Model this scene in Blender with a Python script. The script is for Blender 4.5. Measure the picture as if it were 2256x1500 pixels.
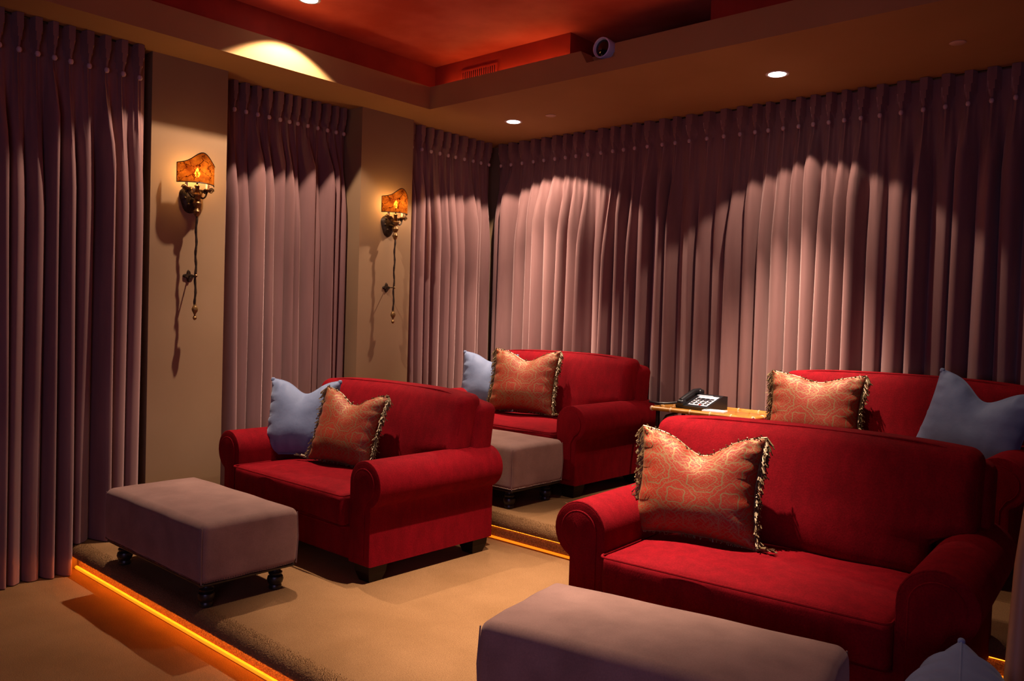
import bpy, math, random
from mathutils import Vector, Matrix
PI = math.pi
sin, cos = math.sin, math.cos
for o in list(bpy.data.objects):
    bpy.data.objects.remove(o, do_unlink=True)
S = bpy.context.scene
COL = S.collection
random.seed(7)

# ------------------------------------------------------------------ key numbers (metres)
P1, P2 = 0.165, 0.335           # tops of the two carpeted seating platforms
YS1, YS2 = 1.855, 3.755         # their front edges
XP = -5.12                      # face of the pillars on the left wall
YB = 5.66                       # back wall
ZS = 3.157                      # underside of the soffit
XI, YI = -4.75, 4.307           # inner edges of the soffit (tray opening)
ZF = 3.328                      # top of the soffit fascia
ZC = 3.53                       # red tray ceiling

# ------------------------------------------------------------------ camera
def set_camera():
    cd = bpy.data.cameras.new('camera'); co = bpy.data.objects.new('camera', cd); COL.objects.link(co)
    cd.sensor_fit = 'HORIZONTAL'; cd.sensor_width = 36; cd.lens = 1800 / 2256 * 36
    cd.clip_start = 0.02; cd.clip_end = 100
    yaw, pit, rol = (math.radians(a) for a in (-41.608, -1.747, -1.769))
    f = Vector((sin(yaw) * cos(pit), cos(yaw) * cos(pit), sin(pit)))
    r = Vector((cos(yaw), -sin(yaw), 0)); d = f.cross(r)
    r2 = cos(rol) * r + sin(rol) * d; d2 = -sin(rol) * r + cos(rol) * d
    m = Matrix(((r2.x, -d2.x, -f.x, 0), (r2.y, -d2.y, -f.y, 0), (r2.z, -d2.z, -f.z, P1 + 1.4175), (0, 0, 0, 1)))
    co.matrix_world = m
    S.camera = co
set_camera()

# ------------------------------------------------------------------ world, exposure, ceiling spots
w = bpy.data.worlds.new('world'); S.world = w; w.use_nodes = True
w.node_tree.nodes['Background'].inputs[0].default_value = (0.36, 0.27, 0.72, 1)
w.node_tree.nodes['Background'].inputs[1].default_value = 0.02
S.view_settings.view_transform = 'Standard'; S.view_settings.look = 'None'
S.view_settings.gamma = 1; S.view_settings.use_curve_mapping = False
S.view_settings.exposure = 0.0
# purple fill: area lamp standing in for the lit projection screen, unseen behind the camera
sd = bpy.data.lights.new('screen_light', 'AREA'); so_ = bpy.data.objects.new('screen_light', sd); COL.objects.link(so_)
sd.shape = 'RECTANGLE'; sd.size = 2.0; sd.size_y = 1.15; sd.energy = 15; sd.spread = math.radians(125); sd.color = (0.66, 0.50, 1.0)
so_.location = (0.2, -1.4, 1.35); so_.rotation_euler = (math.radians(90), 0, math.radians(36))
# recessed ceiling lamps: (x, y, z of the ceiling they sit in, half angle of the wide beam, tilt towards +y, watts wide, watts of the hot centre)
LAMPS = {'D1': (-4.476, 4.975, ZS, 56, 6, 170, 480), 'D2': (-2.246, 4.972, ZS, 50, 5, 80, 760),
         'A': (-4.46, 3.0, ZC, 56, 0, 215, 360), 'B': (-2.25, 3.05, ZC, 52, 0, 85, 1400)}
def beam(x, y, z, tilt, half, blend, watts):
    ld = bpy.data.lights.new('downlight_beam', 'SPOT'); lo = bpy.data.objects.new('downlight_beam', ld); COL.objects.link(lo)
    lo.location = (x, y, z - 0.012); lo.rotation_euler = (math.radians(tilt), 0, 0)
    ld.energy = watts; ld.spot_size = math.radians(2 * half); ld.spot_blend = blend; ld.shadow_soft_size = 0.022
    ld.color = (1.0, 0.76, 0.58)
for k, (x, y, z, ha, tilt, e1, e2) in LAMPS.items():
    beam(x, y, z, tilt, ha, 0.16, e1)
    beam(x, y, z, tilt, {'D2': 27, 'B': 28}.get(k, 31), 1.0, e2)

# ------------------------------------------------------------------ materials
def mat(name, col, rough=0.8, metal=0.0, sheen=0.0, sheen_tint=None, spec=0.3, noise=None, bump=None, emit=None, aniso=None):
    """noise = (scale, other colour, detail, stretch xyz); bump = (scale, strength, distance, stretch)"""
    m = bpy.data.materials.new(name); m.use_nodes = True
    nt = m.node_tree; N = nt.nodes; b = N['Principled BSDF']
    b.inputs['Base Color'].default_value = (*col, 1); b.inputs['Roughness'].default_value = rough
    b.inputs['Metallic'].default_value = metal; b.inputs['Specular IOR Level'].default_value = spec
    if sheen:
        b.inputs['Sheen Weight'].default_value = sheen; b.inputs['Sheen Roughness'].default_value = 0.45
        b.inputs['Sheen Tint'].default_value = (*(sheen_tint or col), 1)
    tc = N.new('ShaderNodeTexCoord')
    if noise:
        sc, c2, det, st = noise
        mp = N.new('ShaderNodeMapping'); mp.inputs['Scale'].default_value = st
        nz = N.new('ShaderNodeTexNoise'); nz.inputs['Scale'].default_value = sc; nz.inputs['Detail'].default_value = det
        mx = N.new('ShaderNodeMix'); mx.data_type = 'RGBA'
        rp = N.new('ShaderNodeMapRange'); rp.inputs[1].default_value = 0.33; rp.inputs[2].default_value = 0.67
        nt.links.new(tc.outputs['Object'], mp.inputs[0]); nt.links.new(mp.outputs[0], nz.inputs['Vector'])
        nt.links.new(nz.outputs['Fac'], rp.inputs[0]); nt.links.new(rp.outputs[0], mx.inputs[0])
        mx.inputs[6].default_value = (*col, 1); mx.inputs[7].default_value = (*c2, 1)
        nt.links.new(mx.outputs[2], b.inputs['Base Color'])
    if bump:
        sc, stg, dist, st = bump
        mp = N.new('ShaderNodeMapping'); mp.inputs['Scale'].default_value = st
        nz = N.new('ShaderNodeTexNoise'); nz.inputs['Scale'].default_value = sc; nz.inputs['Detail'].default_value = 3
        bp = N.new('ShaderNodeBump'); bp.inputs['Strength'].default_value = stg; bp.inputs['Distance'].default_value = dist
        nt.links.new(tc.outputs['Object'], mp.inputs[0]); nt.links.new(mp.outputs[0], nz.inputs['Vector'])
        nt.links.new(nz.outputs['Fac'], bp.inputs['Height']); nt.links.new(bp.outputs[0], b.inputs['Normal'])
    if emit:
        b.inputs['Emission Color'].default_value = (*emit[0], 1); b.inputs['Emission Strength'].default_value = emit[1]
    return m
U = (1, 1, 1)
M = {}
M['velvet'] = mat('mauve_velvet', (0.235, 0.120, 0.112), 0.85, sheen=0.6, sheen_tint=(0.75, 0.5, 0.48), noise=(9, (0.185, 0.090, 0.086), 4, (1, 1, .15)), bump=(260, .12, .002, U))
M['button'] = mat('satin_button', (0.50, 0.33, 0.33), 0.45, spec=.5)
M['ottoman'] = mat('taupe_velvet', (0.245, 0.134, 0.108), 0.85, sheen=0.35, sheen_tint=(0.7, 0.52, 0.48), noise=(7, (0.185, 0.098, 0.078), 5, U), bump=(240, .12, .002, U))
M['red'] = mat('red_chenille', (0.172, 0.0022, 0.0062), 0.85, sheen=0.06, sheen_tint=(0.8, 0.04, 0.05), spec=.06, noise=(14, (0.130, 0.0018, 0.005), 6, (1.6, 1.6, .7)), bump=(190, .22, .003, (1.4, 1.4, .6)))
M['carpet'] = mat('tan_carpet', (0.265, 0.138, 0.060), 0.95, sheen=0.05, noise=(3.2, (0.22, 0.112, 0.046), 6, U), bump=(420, .75, .006, U), spec=.1)
M['riser'] = mat('carpet_riser', (0.36, 0.20, 0.10), 0.55, noise=(140, (0.16, 0.07, 0.03), 3, U), bump=(150, 1.0, .012, U), spec=.5)
M['wall'] = mat('tan_plaster', (0.29, 0.178, 0.098), 0.85, noise=(2.5, (0.27, 0.162, 0.086), 4, U), bump=(40, .05, .002, U), spec=.2)
M['soffit'] = mat('ochre_plaster', (0.37, 0.205, 0.080), 0.85, noise=(2.0, (0.34, 0.185, 0.07), 4, U), spec=.2)
M['redceil'] = mat('red_faux_finish', (0.82, 0.165, 0.095), 0.6, noise=(1.9, (0.56, 0.065, 0.028), 6, U), spec=.25)
M['redband'] = mat('red_band_paint', (0.40, 0.035, 0.014), 0.7, noise=(5, (0.32, 0.026, 0.011), 4, U), spec=.25)
M['blue'] = mat('blue_silk_velvet', (0.15, 0.185, 0.29), 0.6, sheen=0.30, sheen_tint=(0.7, 0.78, 0.95), spec=.15, noise=(12, (0.12, 0.15, 0.245), 4, U), bump=(14, .25, .01, U))
M['blackwood'] = mat('dark_turned_wood', (0.012, 0.008, 0.007), 0.35, spec=.5)
M['brownwood'] = mat('dark_brown_wood', (0.014, 0.004, 0.0025), 0.45, noise=(12, (0.008, 0.003, 0.002), 4, (1, 1, 6)), spec=.2)
M['iron'] = mat('bronze_iron', (0.022, 0.014, 0.010), 0.5, metal=.6, noise=(60, (0.06, 0.035, 0.02), 3, U), bump=(80, .4, .004, U))
M['gilt'] = mat('gilt_bronze', (0.30, 0.17, 0.055), 0.42, metal=.7, noise=(70, (0.10, 0.05, 0.02), 3, U), bump=(90, .4, .003, U))
M['candle'] = mat('ivory_candle_sleeve', (0.72, 0.60, 0.44), 0.6)
M['bulb'] = mat('lamp_bulb', (1, .8, .5), 0.3, emit=((1.0, 0.55, 0.18), 260))
M['lens'] = mat('downlight_lens', (1, 1, 1), 0.3, emit=((1.0, 0.93, 0.90), 14))
M['white'] = mat('white_metal_trim', (0.68, 0.60, 0.55), 0.5)
M['plate'] = mat('pale_cover_plate', (0.55, 0.36, 0.26), 0.5)
M['rope'] = mat('amber_rope_light', (1, .5, .1), 0.5, emit=((1.0, 0.22, 0.008), 4))
M['ropebase'] = mat('amber_rope_light_base', (1, .5, .1), 0.5, emit=((1.0, 0.22, 0.005), 1.2))
M['ropecove'] = mat('cove_rope_light', (1, .5, .1), 0.5, emit=((1.0, 0.42, 0.14), 15))
M['black'] = mat('black_plastic', (0.008, 0.008, 0.011), 0.35, spec=.5)
M['glassblack'] = mat('black_lens_glass', (0.003, 0.003, 0.004), 0.08, spec=.6)
M['ring'] = mat('white_lens_ring', (0.75, 0.73, 0.82), 0.35, spec=.5)
M['bamboo'] = mat('amber_bamboo', (0.44, 0.195, 0.035), 0.25, noise=(16, (0.33, 0.13, 0.02), 3, U), spec=.6)
M['tabletop'] = mat('lacquered_table_top', (0.40, 0.17, 0.03), 0.12, noise=(9, (0.30, 0.115, 0.02), 4, (1, 6, 1)), spec=.6)
M['node'] = mat('pale_bamboo_node', (0.55, 0.36, 0.22), 0.35, spec=.5)
M['paper'] = mat('white_notepad', (0.80, 0.76, 0.74), 0.7)
M['keys'] = mat('pale_keypad', (0.50, 0.48, 0.56), 0.5)
M['redkey'] = mat('red_indicator', (0.5, 0.02, 0.02), 0.4)
M['nail'] = mat('antique_nail_head', (0.16, 0.10, 0.075), 0.4, metal=.7)
M['vent'] = mat('red_vent_paint', (0.40, 0.035, 0.018), 0.5)
M['dark'] = mat('dark_void_paint', (0.05, 0.008, 0.006), 0.9)
M['post'] = mat('tan_post_wood', (0.40, 0.20, 0.10), 0.45, noise=(6, (0.30, 0.14, 0.065), 4, (4, 4, .4)), spec=.4)
M['fringe'] = mat('gold_fringe', (0.19, 0.12, 0.048), 0.5, metal=.25, noise=(120, (0.11, 0.065, 0.025), 2, U), spec=.5)

def grain(m, sc, amt):
    """fine light/dark fibre speckle multiplied over the base colour"""
    nt = m.node_tree; N = nt.nodes; b = N['Principled BSDF']; lk = b.inputs['Base Color'].links[0]; src = lk.from_socket
    tc = N.new('ShaderNodeTexCoord'); nz = N.new('ShaderNodeTexNoise'); nz.inputs['Scale'].default_value = sc; nz.inputs['Detail'].default_value = 2
    mr = N.new('ShaderNodeMapRange'); mr.inputs[1].default_value = .3; mr.inputs[2].default_value = .7; mr.inputs[3].default_value = 1 - amt; mr.inputs[4].default_value = 1 + amt
    mx = N.new('ShaderNodeMix'); mx.data_type = 'RGBA'; mx.blend_type = 'MULTIPLY'; mx.inputs[0].default_value = 1
    nt.links.new(tc.outputs['Object'], nz.inputs['Vector']); nt.links.new(nz.outputs['Fac'], mr.inputs[0])
    nt.links.new(src, mx.inputs[6]); nt.links.new(mr.outputs[0], mx.inputs[7]); nt.links.new(mx.outputs[2], b.inputs['Base Color'])
grain(M['carpet'], 260, .28); grain(M['red'], 150, .16); grain(M['ottoman'], 200, .08)
def shade_mat():
    m = bpy.data.materials.new('amber_mica_shade'); m.use_nodes = True
    nt = m.node_tree; N = nt.nodes; L = nt.links; N.clear()
    out = N.new('ShaderNodeOutputMaterial'); tc = N.new('ShaderNodeTexCoord')
    vor = N.new('ShaderNodeTexVoronoi'); vor.feature = 'DISTANCE_TO_EDGE'; vor.inputs['Scale'].default_value = 15
    nz = N.new('ShaderNodeTexNoise'); nz.inputs['Scale'].default_value = 18; nz.inputs['Detail'].default_value = 5
    add = N.new('ShaderNodeMixRGB'); add.inputs[0].default_value = 0.10
    L.new(tc.outputs['Object'], nz.inputs['Vector']); L.new(tc.outputs['Object'], add.inputs[1]); L.new(nz.outputs['Color'], add.inputs[2])
    L.new(add.outputs[0], vor.inputs['Vector'])
    r1 = N.new('ShaderNodeValToRGB'); r1.color_ramp.elements[0].position = .012; r1.color_ramp.elements[1].position = .04
    r1.color_ramp.elements[0].color = (0.16, 0.03, 0.01, 1); r1.color_ramp.elements[1].color = (1, 1, 1, 1)
    L.new(vor.outputs['Distance'], r1.inputs[0])
    r2 = N.new('ShaderNodeValToRGB'); r2.color_ramp.elements[0].position = .35; r2.color_ramp.elements[1].position = .65
    r2.color_ramp.elements[0].color = (0.070, 0.017, 0.003, 1); r2.color_ramp.elements[1].color = (0.20, 0.070, 0.011, 1)
    L.new(nz.outputs['Fac'], r2.inputs[0])
    mul = N.new('ShaderNodeMixRGB'); mul.blend_type = 'MULTIPLY'; mul.inputs[0].default_value = 1
    L.new(r2.outputs[0], mul.inputs[1]); L.new(r1.outputs[0], mul.inputs[2])
    tr = N.new('ShaderNodeBsdfTranslucent'); df = N.new('ShaderNodeBsdfDiffuse'); tp = N.new('ShaderNodeBsdfTransparent')
    for n in (tr, df, tp): L.new(mul.outputs[0], n.inputs[0])
    m1 = N.new('ShaderNodeMixShader'); m1.inputs[0].default_value = .35; L.new(tr.outputs[0], m1.inputs[1]); L.new(df.outputs[0], m1.inputs[2])
    m2 = N.new('ShaderNodeMixShader'); m2.inputs[0].default_value = .30; L.new(m1.outputs[0], m2.inputs[1]); L.new(tp.outputs[0], m2.inputs[2])
    L.new(m2.outputs[0], out.inputs[0])
    return m
M['shade'] = shade_mat()

def brocade_mat():
    m = bpy.data.materials.new('red_gold_brocade'); m.use_nodes = True
    nt = m.node_tree; N = nt.nodes; L = nt.links; b = N['Principled BSDF']
    uv = N.new('ShaderNodeUVMap'); sx = N.new('ShaderNodeSeparateXYZ'); L.new(uv.outputs[0], sx.inputs[0])
    def val(v):
        return v
    def op(o, a, bb=None):
        n = N.new('ShaderNodeMath'); n.operation = o
        for i, q in enumerate((a, bb)):
            if q is None: continue
            if isinstance(q, (int, float)): n.inputs[i].default_value = q
            else: L.new(q, n.inputs[i])
        return n.outputs[0]
    u, v = sx.outputs[0], sx.outputs[1]
    X = op('MULTIPLY', u, 2 * PI * 2.35); Yv = op('MULTIPLY', op('ADD', v, 0.06), 2 * PI * 2.25)
    X = op('ADD', X, 0.6)
    def C(k, q): return op('COSINE', op('MULTIPLY', q, k))
    F = op('ADD', C(1, X), C(1, Yv))
    F = op('ADD', F, op('MULTIPLY', op('MULTIPLY', C(3, X), C(3, Yv)), 0.22))
    def line(q, at, wd): return op('LESS_THAN', op('ABSOLUTE', op('SUBTRACT', q, at)), wd)
    l1 = line(F, 0.42, 0.085); l2 = line(F, -0.42, 0.075); l3 = line(F, 1.35, .07); l4 = line(F, -1.35, .07)
    # filigree scrolls
    w1 = op('MULTIPLY', C(5, Yv), 1.3); w2 = op('MULTIPLY', C(5, X), 1.3)
    G = op('MULTIPLY', op('COSINE', op('ADD', op('MULTIPLY', X, 6), w1)), op('COSINE', op('ADD', op('MULTIPLY', Yv, 6), w2)))
    l5 = op('MULTIPLY', line(G, 0.22, 0.17), op('LESS_THAN', F, 0.3))
    G2 = op('MULTIPLY', op('COSINE', op('ADD', op('MULTIPLY', X, 4), w1)), op('COSINE', op('ADD', op('MULTIPLY', Yv, 5), w2)))
    l6 = op('MULTIPLY', line(G2, 0.2, 0.13), op('GREATER_THAN', F, 0.55))
    band = op('GREATER_THAN', op('COSINE', op('MULTIPLY', op('SUBTRACT', v, 0.86), 2 * PI * 1.45)), 0.35)  # zones of denser gold paint in the sheen of the metallic thread
    l7_sheen = op('MULTIPLY', line(G2, -0.2, 0.16), band)
    g = l1
    for q in (l2, l3, l4, l7_sheen, op('MULTIPLY', l5, .85), op('MULTIPLY', l6, .6)): g = op('MAXIMUM', g, q)
    nz = N.new('ShaderNodeTexNoise'); nz.inputs['Scale'].default_value = 6; nz.inputs['Detail'].default_value = 3; L.new(uv.outputs[0], nz.inputs['Vector'])
    base = N.new('ShaderNodeMix'); base.data_type = 'RGBA'; L.new(nz.outputs['Fac'], base.inputs[0])
    base.inputs[6].default_value = (0.27, 0.018, 0.006, 1); base.inputs[7].default_value = (0.19, 0.015, 0.005, 1)
    mx = N.new('ShaderNodeMix'); mx.data_type = 'RGBA'; L.new(g, mx.inputs[0])
    L.new(base.outputs[2], mx.inputs[6]); mx.inputs[7].default_value = (0.20, 0.125, 0.055, 1)
    L.new(mx.outputs[2], b.inputs['Base Color'])
    L.new(op('MULTIPLY', g, .5), b.inputs['Metallic'])
    b.inputs['Roughness'].default_value = .58; b.inputs['Specular IOR Level'].default_value = .25
    b.inputs['Sheen Weight'].default_value = .06; b.inputs['Sheen Tint'].default_value = (1, .55, .3, 1)
    bp = N.new('ShaderNodeBump'); bp.inputs['Strength'].default_value = .35; bp.inputs['Distance'].default_value = .002
    L.new(g, bp.inputs['Height']); L.new(bp.outputs[0], b.inputs['Normal'])
    return m
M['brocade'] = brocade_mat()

# ------------------------------------------------------------------ mesh helpers
class MB:
    def __init__(s): s.v = []; s.f = []
    def add(s, v, f):
        n = len(s.v); s.v += [tuple(p) for p in v]; s.f += [tuple(i + n for i in q) for q in f]; return s
    def box(s, x0, x1, y0, y1, z0, z1):
        v = [(x, y, z) for x in (x0, x1) for y in (y0, y1) for z in (z0, z1)]
        return s.add(v, [(0, 1, 3, 2), (4, 6, 7, 5), (0, 4, 5, 1), (2, 3, 7, 6), (0, 2, 6, 4), (1, 5, 7, 3)])
    def rbox(s, cx, cy, cz, w, d, h, r, n=(6, 4, 4), k=4, fn=None):
        """rounded box; fn(x,y,z in -1..1 units, p) may move each point"""
        a = [w / 2, d / 2, h / 2]
        ax = []
        for i in range(3):
            inner = a[i] - r
            t = [-(inner + r * math.tan(math.radians(45 * (k - j) / k))) for j in range(k)]
            t += [-inner + 2 * inner * j / n[i] for j in range(n[i] + 1)]
            t += [inner + r * math.tan(math.radians(45 * (j + 1) / k)) for j in range(k)]
            ax.append(t)
        idx = {}; V = []; F = []
        def pt(i, j, l):
            key = (i, j, l)
            if key in idx: return idx[key]
            p = [ax[0][i], ax[1][j], ax[2][l]]
            c = [max(-(a[q] - r), min(a[q] - r, p[q])) for q in range(3)]
            dv = Vector([p[q] - c[q] for q in range(3)])
            if dv.length > 1e-9: dv = dv.normalized() * r
            q = [c[e] + dv[e] for e in range(3)]
            if fn: q = fn(q[0] / a[0], q[1] / a[1], q[2] / a[2], q)
            idx[key] = len(V); V.append((q[0] + cx, q[1] + cy, q[2] + cz)); return idx[key]
        L = [len(t) - 1 for t in ax]
        for (p, q, o) in ((0, 1, 2), (1, 2, 0), (2, 0, 1)):
            for side in (0, L[o]):
                for i in range(L[p]):
                    for j in range(L[q]):
                        def g(ii, jj):
                            e = [0, 0, 0]; e[p] = ii; e[q] = jj; e[o] = side; return pt(*e)
                        f = (g(i, j), g(i + 1, j), g(i + 1, j + 1), g(i, j + 1))
                        F.append(f if side else f[::-1])
        return s.add(V, F)
    def tube(s, pts, r, n=8, closed=False, cap=True):
        pts = [Vector(p) for p in pts]; m = len(pts); V = []; F = []
        rr = r if callable(r) else (lambda t: r)
        up = Vector((0, 0, 1)); prev = None
        for i, p in enumerate(pts):
            a = pts[(i - 1) % m] if (closed or i) else p; b = pts[(i + 1) % m] if (closed or i < m - 1) else p
            t = (b - a).normalized()
            if prev is None:
                u = t.cross(up)
                if u.length < 1e-3: u = t.cross(Vector((1, 0, 0)))
            else:
                u = prev - t * prev.dot(t)
            u.normalize(); prev = u; q = t.cross(u)
            R = rr(i / max(1, m - 1))
            V += [p + u * (R * cos(2 * PI * j / n)) + q * (R * sin(2 * PI * j / n)) for j in range(n)]
        for i in range(m if closed else m - 1):
            for j in range(n):
                F.append((i * n + j, i * n + (j + 1) % n, ((i + 1) % m) * n + (j + 1) % n, ((i + 1) % m) * n + j))
        if cap and not closed:
            F.append(tuple(range(n))[::-1]); F.append(tuple((m - 1) * n + j for j in range(n)))
        return s.add(V, F)
    def lathe(s, prof, c=(0, 0, 0), n=20, axis='z'):
        V = []; F = []; m = len(prof)
        for (r, z) in prof:
            for j in range(n):
                a = 2 * PI * j / n; p = (r * cos(a), r * sin(a), z)
                if axis == 'y': p = (p[0], p[2], p[1])
                if axis == 'x': p = (p[2], p[0], p[1])
                V.append((p[0] + c[0], p[1] + c[1], p[2] + c[2]))
        for i in range(m - 1):
            for j in range(n):
                F.append((i * n + j, i * n + (j + 1) % n, (i + 1) * n + (j + 1) % n, (i + 1) * n + j))
        F.append(tuple(range(n))[::-1]); F.append(tuple((m - 1) * n + j for j in range(n)))
        return s.add(V, F)
    def prism(s, poly, y0, y1, edge=0.0):
        """poly in xz extruded along y; edge = small rounding at the y0 end"""
        m = len(poly); cx = sum(p[0] for p in poly) / m; cz = sum(p[1] for p in poly) / m
        V = []; F = []
        rings = [(y0, edge), (y0 + edge * .3, edge * .3), (y0 + edge, 0), (y1, 0)] if edge else [(y0, 0), (y1, 0)]
        for (y, ins) in rings:
            for i, p in enumerate(poly):
                a, b = poly[i - 1], poly[(i + 1) % m]
                nx, nz = (b[1] - a[1]), -(b[0] - a[0]); l = math.hypot(nx, nz) or 1
                V.append((p[0] - nx / l * ins, y, p[1] - nz / l * ins))
        R = len(rings)
        for i in range(R - 1):
            for j in range(m):
                F.append((i * m + j, (i + 1) * m + j, (i + 1) * m + (j + 1) % m, i * m + (j + 1) % m))
        F.append(tuple(range(m))); F.append(tuple((R - 1) * m + j for j in range(m))[::-1])
        return s.add(V, F)
    def build(s, name, mt, parent=None, smooth=True, angle=42):
        me = bpy.data.meshes.new(name); me.from_pydata(s.v, [], s.f); me.validate(); me.update()
        import bmesh
        bm = bmesh.new(); bm.from_mesh(me); bmesh.ops.recalc_face_normals(bm, faces=bm.faces); bm.to_mesh(me); bm.free()
        if smooth:
            me.shade_smooth()
            try: me.set_sharp_from_angle(angle=math.radians(angle))
            except Exception: pass
        me.materials.append(M[mt] if isinstance(mt, str) else mt)
        o = bpy.data.objects.new(name, me); COL.objects.link(o); o.parent = parent
        return o
def empty(name, loc=(0, 0, 0), rz=0.0):
    o = bpy.data.objects.new(name, None); COL.objects.link(o); o.location = loc; o.rotation_euler = (0, 0, rz)
    o.empty_display_size = .1
    return o
def tag(o, label=None, cat=None, group=None, kind=None):
    for k, q in (('label', label), ('category', cat), ('group', group), ('kind', kind)):
        if q: o[k] = q
    return o
def part(src, name, parent, loc=None, rot=None):
    """another object sharing the mesh of src"""
    o = bpy.data.objects.new(name, src.data); COL.objects.link(o); o.parent = parent
    if loc is not None: o.location = loc
    if rot is not None: o.rotation_euler = rot
    return o
def copy_tree(o, parent=None):
    c = o.copy(); COL.objects.link(c); c.parent = parent
    for ch in [q for q in bpy.data.objects if q.parent == o]: copy_tree(ch, c)
    return c
def sm(a, b, x):
    t = max(0.0, min(1.0, (x - a) / (b - a))); return t * t * (3 - 2 * t)

# ------------------------------------------------------------------ the room
YF, XR = -2.6, 1.7
def struct(name, mb, mt, smooth=False):
    return tag(mb.build(name, mt, smooth=smooth), kind='structure')
fl = struct('floor', MB().box(-5.6, XR, YF, 2.2, -0.1, 0.0), 'carpet')
def platform(name, ys, z0, z1, yend, xa, xb):
    """carpeted platform with a rounded nosing over a recessed riser"""
    r = 0.042; prof = [(ys + 0.07, z0 - .08)]
    prof += [(ys + 0.07, z1 - 2 * r)]
    for i in range(11):
        a = PI * 1.5 - PI * i / 10
        prof.append((ys + r + r * cos(a), z1 - r + r * sin(a)))
    prof += [(ys + .3, z1), (yend, z1), (yend, z0 - .08)]
    mb = MB(); n = len(prof); x0, x1 = -5.6, XR
    V = [(x, y, z) for x in (x0, x1) for (y, z) in prof]
    F = [(i, i + 1, n + i + 1, n + i) for i in range(n - 1)] + [(n - 1, 0, n, 2 * n - 1), tuple(range(n))[::-1], tuple(n + i for i in range(n))]
    mb.add(V, F)
    o = mb.build(name, 'carpet', smooth=True, angle=35); tag(o, kind='structure')
    rnd = random.Random(int(ys * 100)); tf = MB()
    for k in range(int((xb - xa) / .0046)):
        x0_ = xa + k * .0046
        for q in range(-6, 22):
            q = q + rnd.uniform(-.6, .6); a = PI / 2 + PI * q / 22
            if q < 0:
                if rnd.random() < -q / 6.5: continue
                y, z, ny, nz_ = ys + r - q * .006, z1, 0, 1
            else: y, z, ny, nz_ = ys + r + r * cos(a), z1 - r + r * sin(a), cos(a), sin(a)
            if a > PI * 1.38: continue
            x = x0_ + rnd.uniform(-.003, .003); h = rnd.uniform(.002, .006); w_ = .0019
            p = Vector((x, y, z)); n_ = Vector((rnd.uniform(-.5, .5), ny + rnd.uniform(-.4, .4), nz_ + rnd.uniform(-.4, .4))).normalized()
            t1 = n_.cross(Vector((1, 0, 0))).normalized(); t2 = n_.cross(t1); b_ = p - n_ * .0015
            tf.add([b_ + t1 * w_, b_ - t1 * w_ * .5 + t2 * w_ * .87, b_ - t1 * w_ * .5 - t2 * w_ * .87, p + n_ * h], [(0, 1, 3), (1, 2, 3), (2, 0, 3)])
    tag(tf.build('carpet_pile', 'carpet', o, smooth=False), kind='stuff')
    rb = MB().box(x0, x1, ys + .064, ys + .0705, z0, z1 - 2 * r + .002).build('riser', 'riser', o, smooth=False)
    return o
pf1 = platform('floor_platform', YS1, 0, P1, YS2 + .3, -5.1, -2.0)
pf2 = platform('floor_platform', YS2, P1, P2, YB + .2, -3.5, -2.2)
# wall on the left: back plane with pillars standing proud between the curtain niches
XW = -5.40
PILL = [(2.318, 2.827), (3.948, 4.472)]
wl = struct('wall_left', MB().box(XW - .1, XW, YF, YB + .1, -.1, 3.9), 'wall')
for a, b in PILL:
    MB().box(XW, XP, a, b, 0, ZS + .02).build('pillar', 'wall', wl, smooth=False)
MB().box(XW, XP - .005, YF, 2.0, 0, ZS + .02).build('pillar', 'wall', wl, smooth=False)
struct('wall_back', MB().box(-5.6, XR, YB, YB + .1, -.1, 3.9), 'wall')
struct('wall_right', MB().box(XR, XR + .1, YF, YB + .1, -.1, 3.9), 'wall')
# dropped soffits, tray with red band, red ceiling
struct('ceiling_soffit_left', MB().box(XW, XI, YF, YI, ZS, ZF), 'soffit')
NX0, NX1 = -3.30, -3.03       # notch in the back fascia for the projector lens
sb = MB().box(XW, XR, YI + .12, YB, ZS, ZF - .01).box(XW, NX0, YI, YI + .12, ZS, ZF).box(NX1, XR, YI, YI + .12, ZS, ZF).box(NX0, NX1, YI, YI + .12, ZS, ZF - .085)
# sloping shoulder of the notch
sb.add([(NX0, y, ZF) for y in (YI, YI + .12)] + [(NX0, y, ZF - .085) for y in (YI, YI + .12)] + [(NX0 + .05, y, ZF - .085) for y in (YI, YI + .12)],
       [(0, 2, 4), (1, 5, 3), (0, 4, 5, 1), (0, 1, 3, 2), (2, 3, 5, 4)])
struct('ceiling_soffit_back', sb, 'soffit')
XB, YBB = XI - .10, YI + .14   # red band is set back behind the fascia lip
AX0, AX1 = -3.50, -2.44       # projector alcove
rb = MB().box(XB - .05, XB, YF, YBB, ZF - .02, ZC)
rb.box(XB - .05, AX0, YBB, YBB + .16, ZF - .02, ZC).box(AX1, XR, YBB, YBB + .16, ZF - .02, ZC)
rb.box(AX0 - .05, AX0, YBB + .16, YB, ZF - .02, ZC).box(AX1, AX1 + .05, YBB + .16, YB, ZF - .02, ZC)
struct('ceiling_band', rb, 'redband')
struct('ceiling', MB().box(-5.6, XR, YF, YB, ZC, ZC + .1), 'redceil')

# ------------------------------------------------------------------ amber rope lights under the nosings and in the cove
M['rope1'] = mat('amber_rope_light_bright', (1, .5, .1), 0.5, emit=((1.0, 0.25, 0.012), 42))
def rope(label, pts, mt='rope', r=.0048):
    o = MB().tube(pts, r, 8).build('rope_light', mt); tag(o, label, 'rope light')
    return o
rope('glowing amber rope light under the nosing of the front step', [(-5.1, YS1 + .056, P1 - .0905), (XR - .1, YS1 + .056, P1 - .0905)], 'rope1')
rope('glowing amber rope light under the nosing of the rear step', [(-4.9, YS2 + .056, P2 - .0905), (XR - .1, YS2 + .056, P2 - .0905)])

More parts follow.
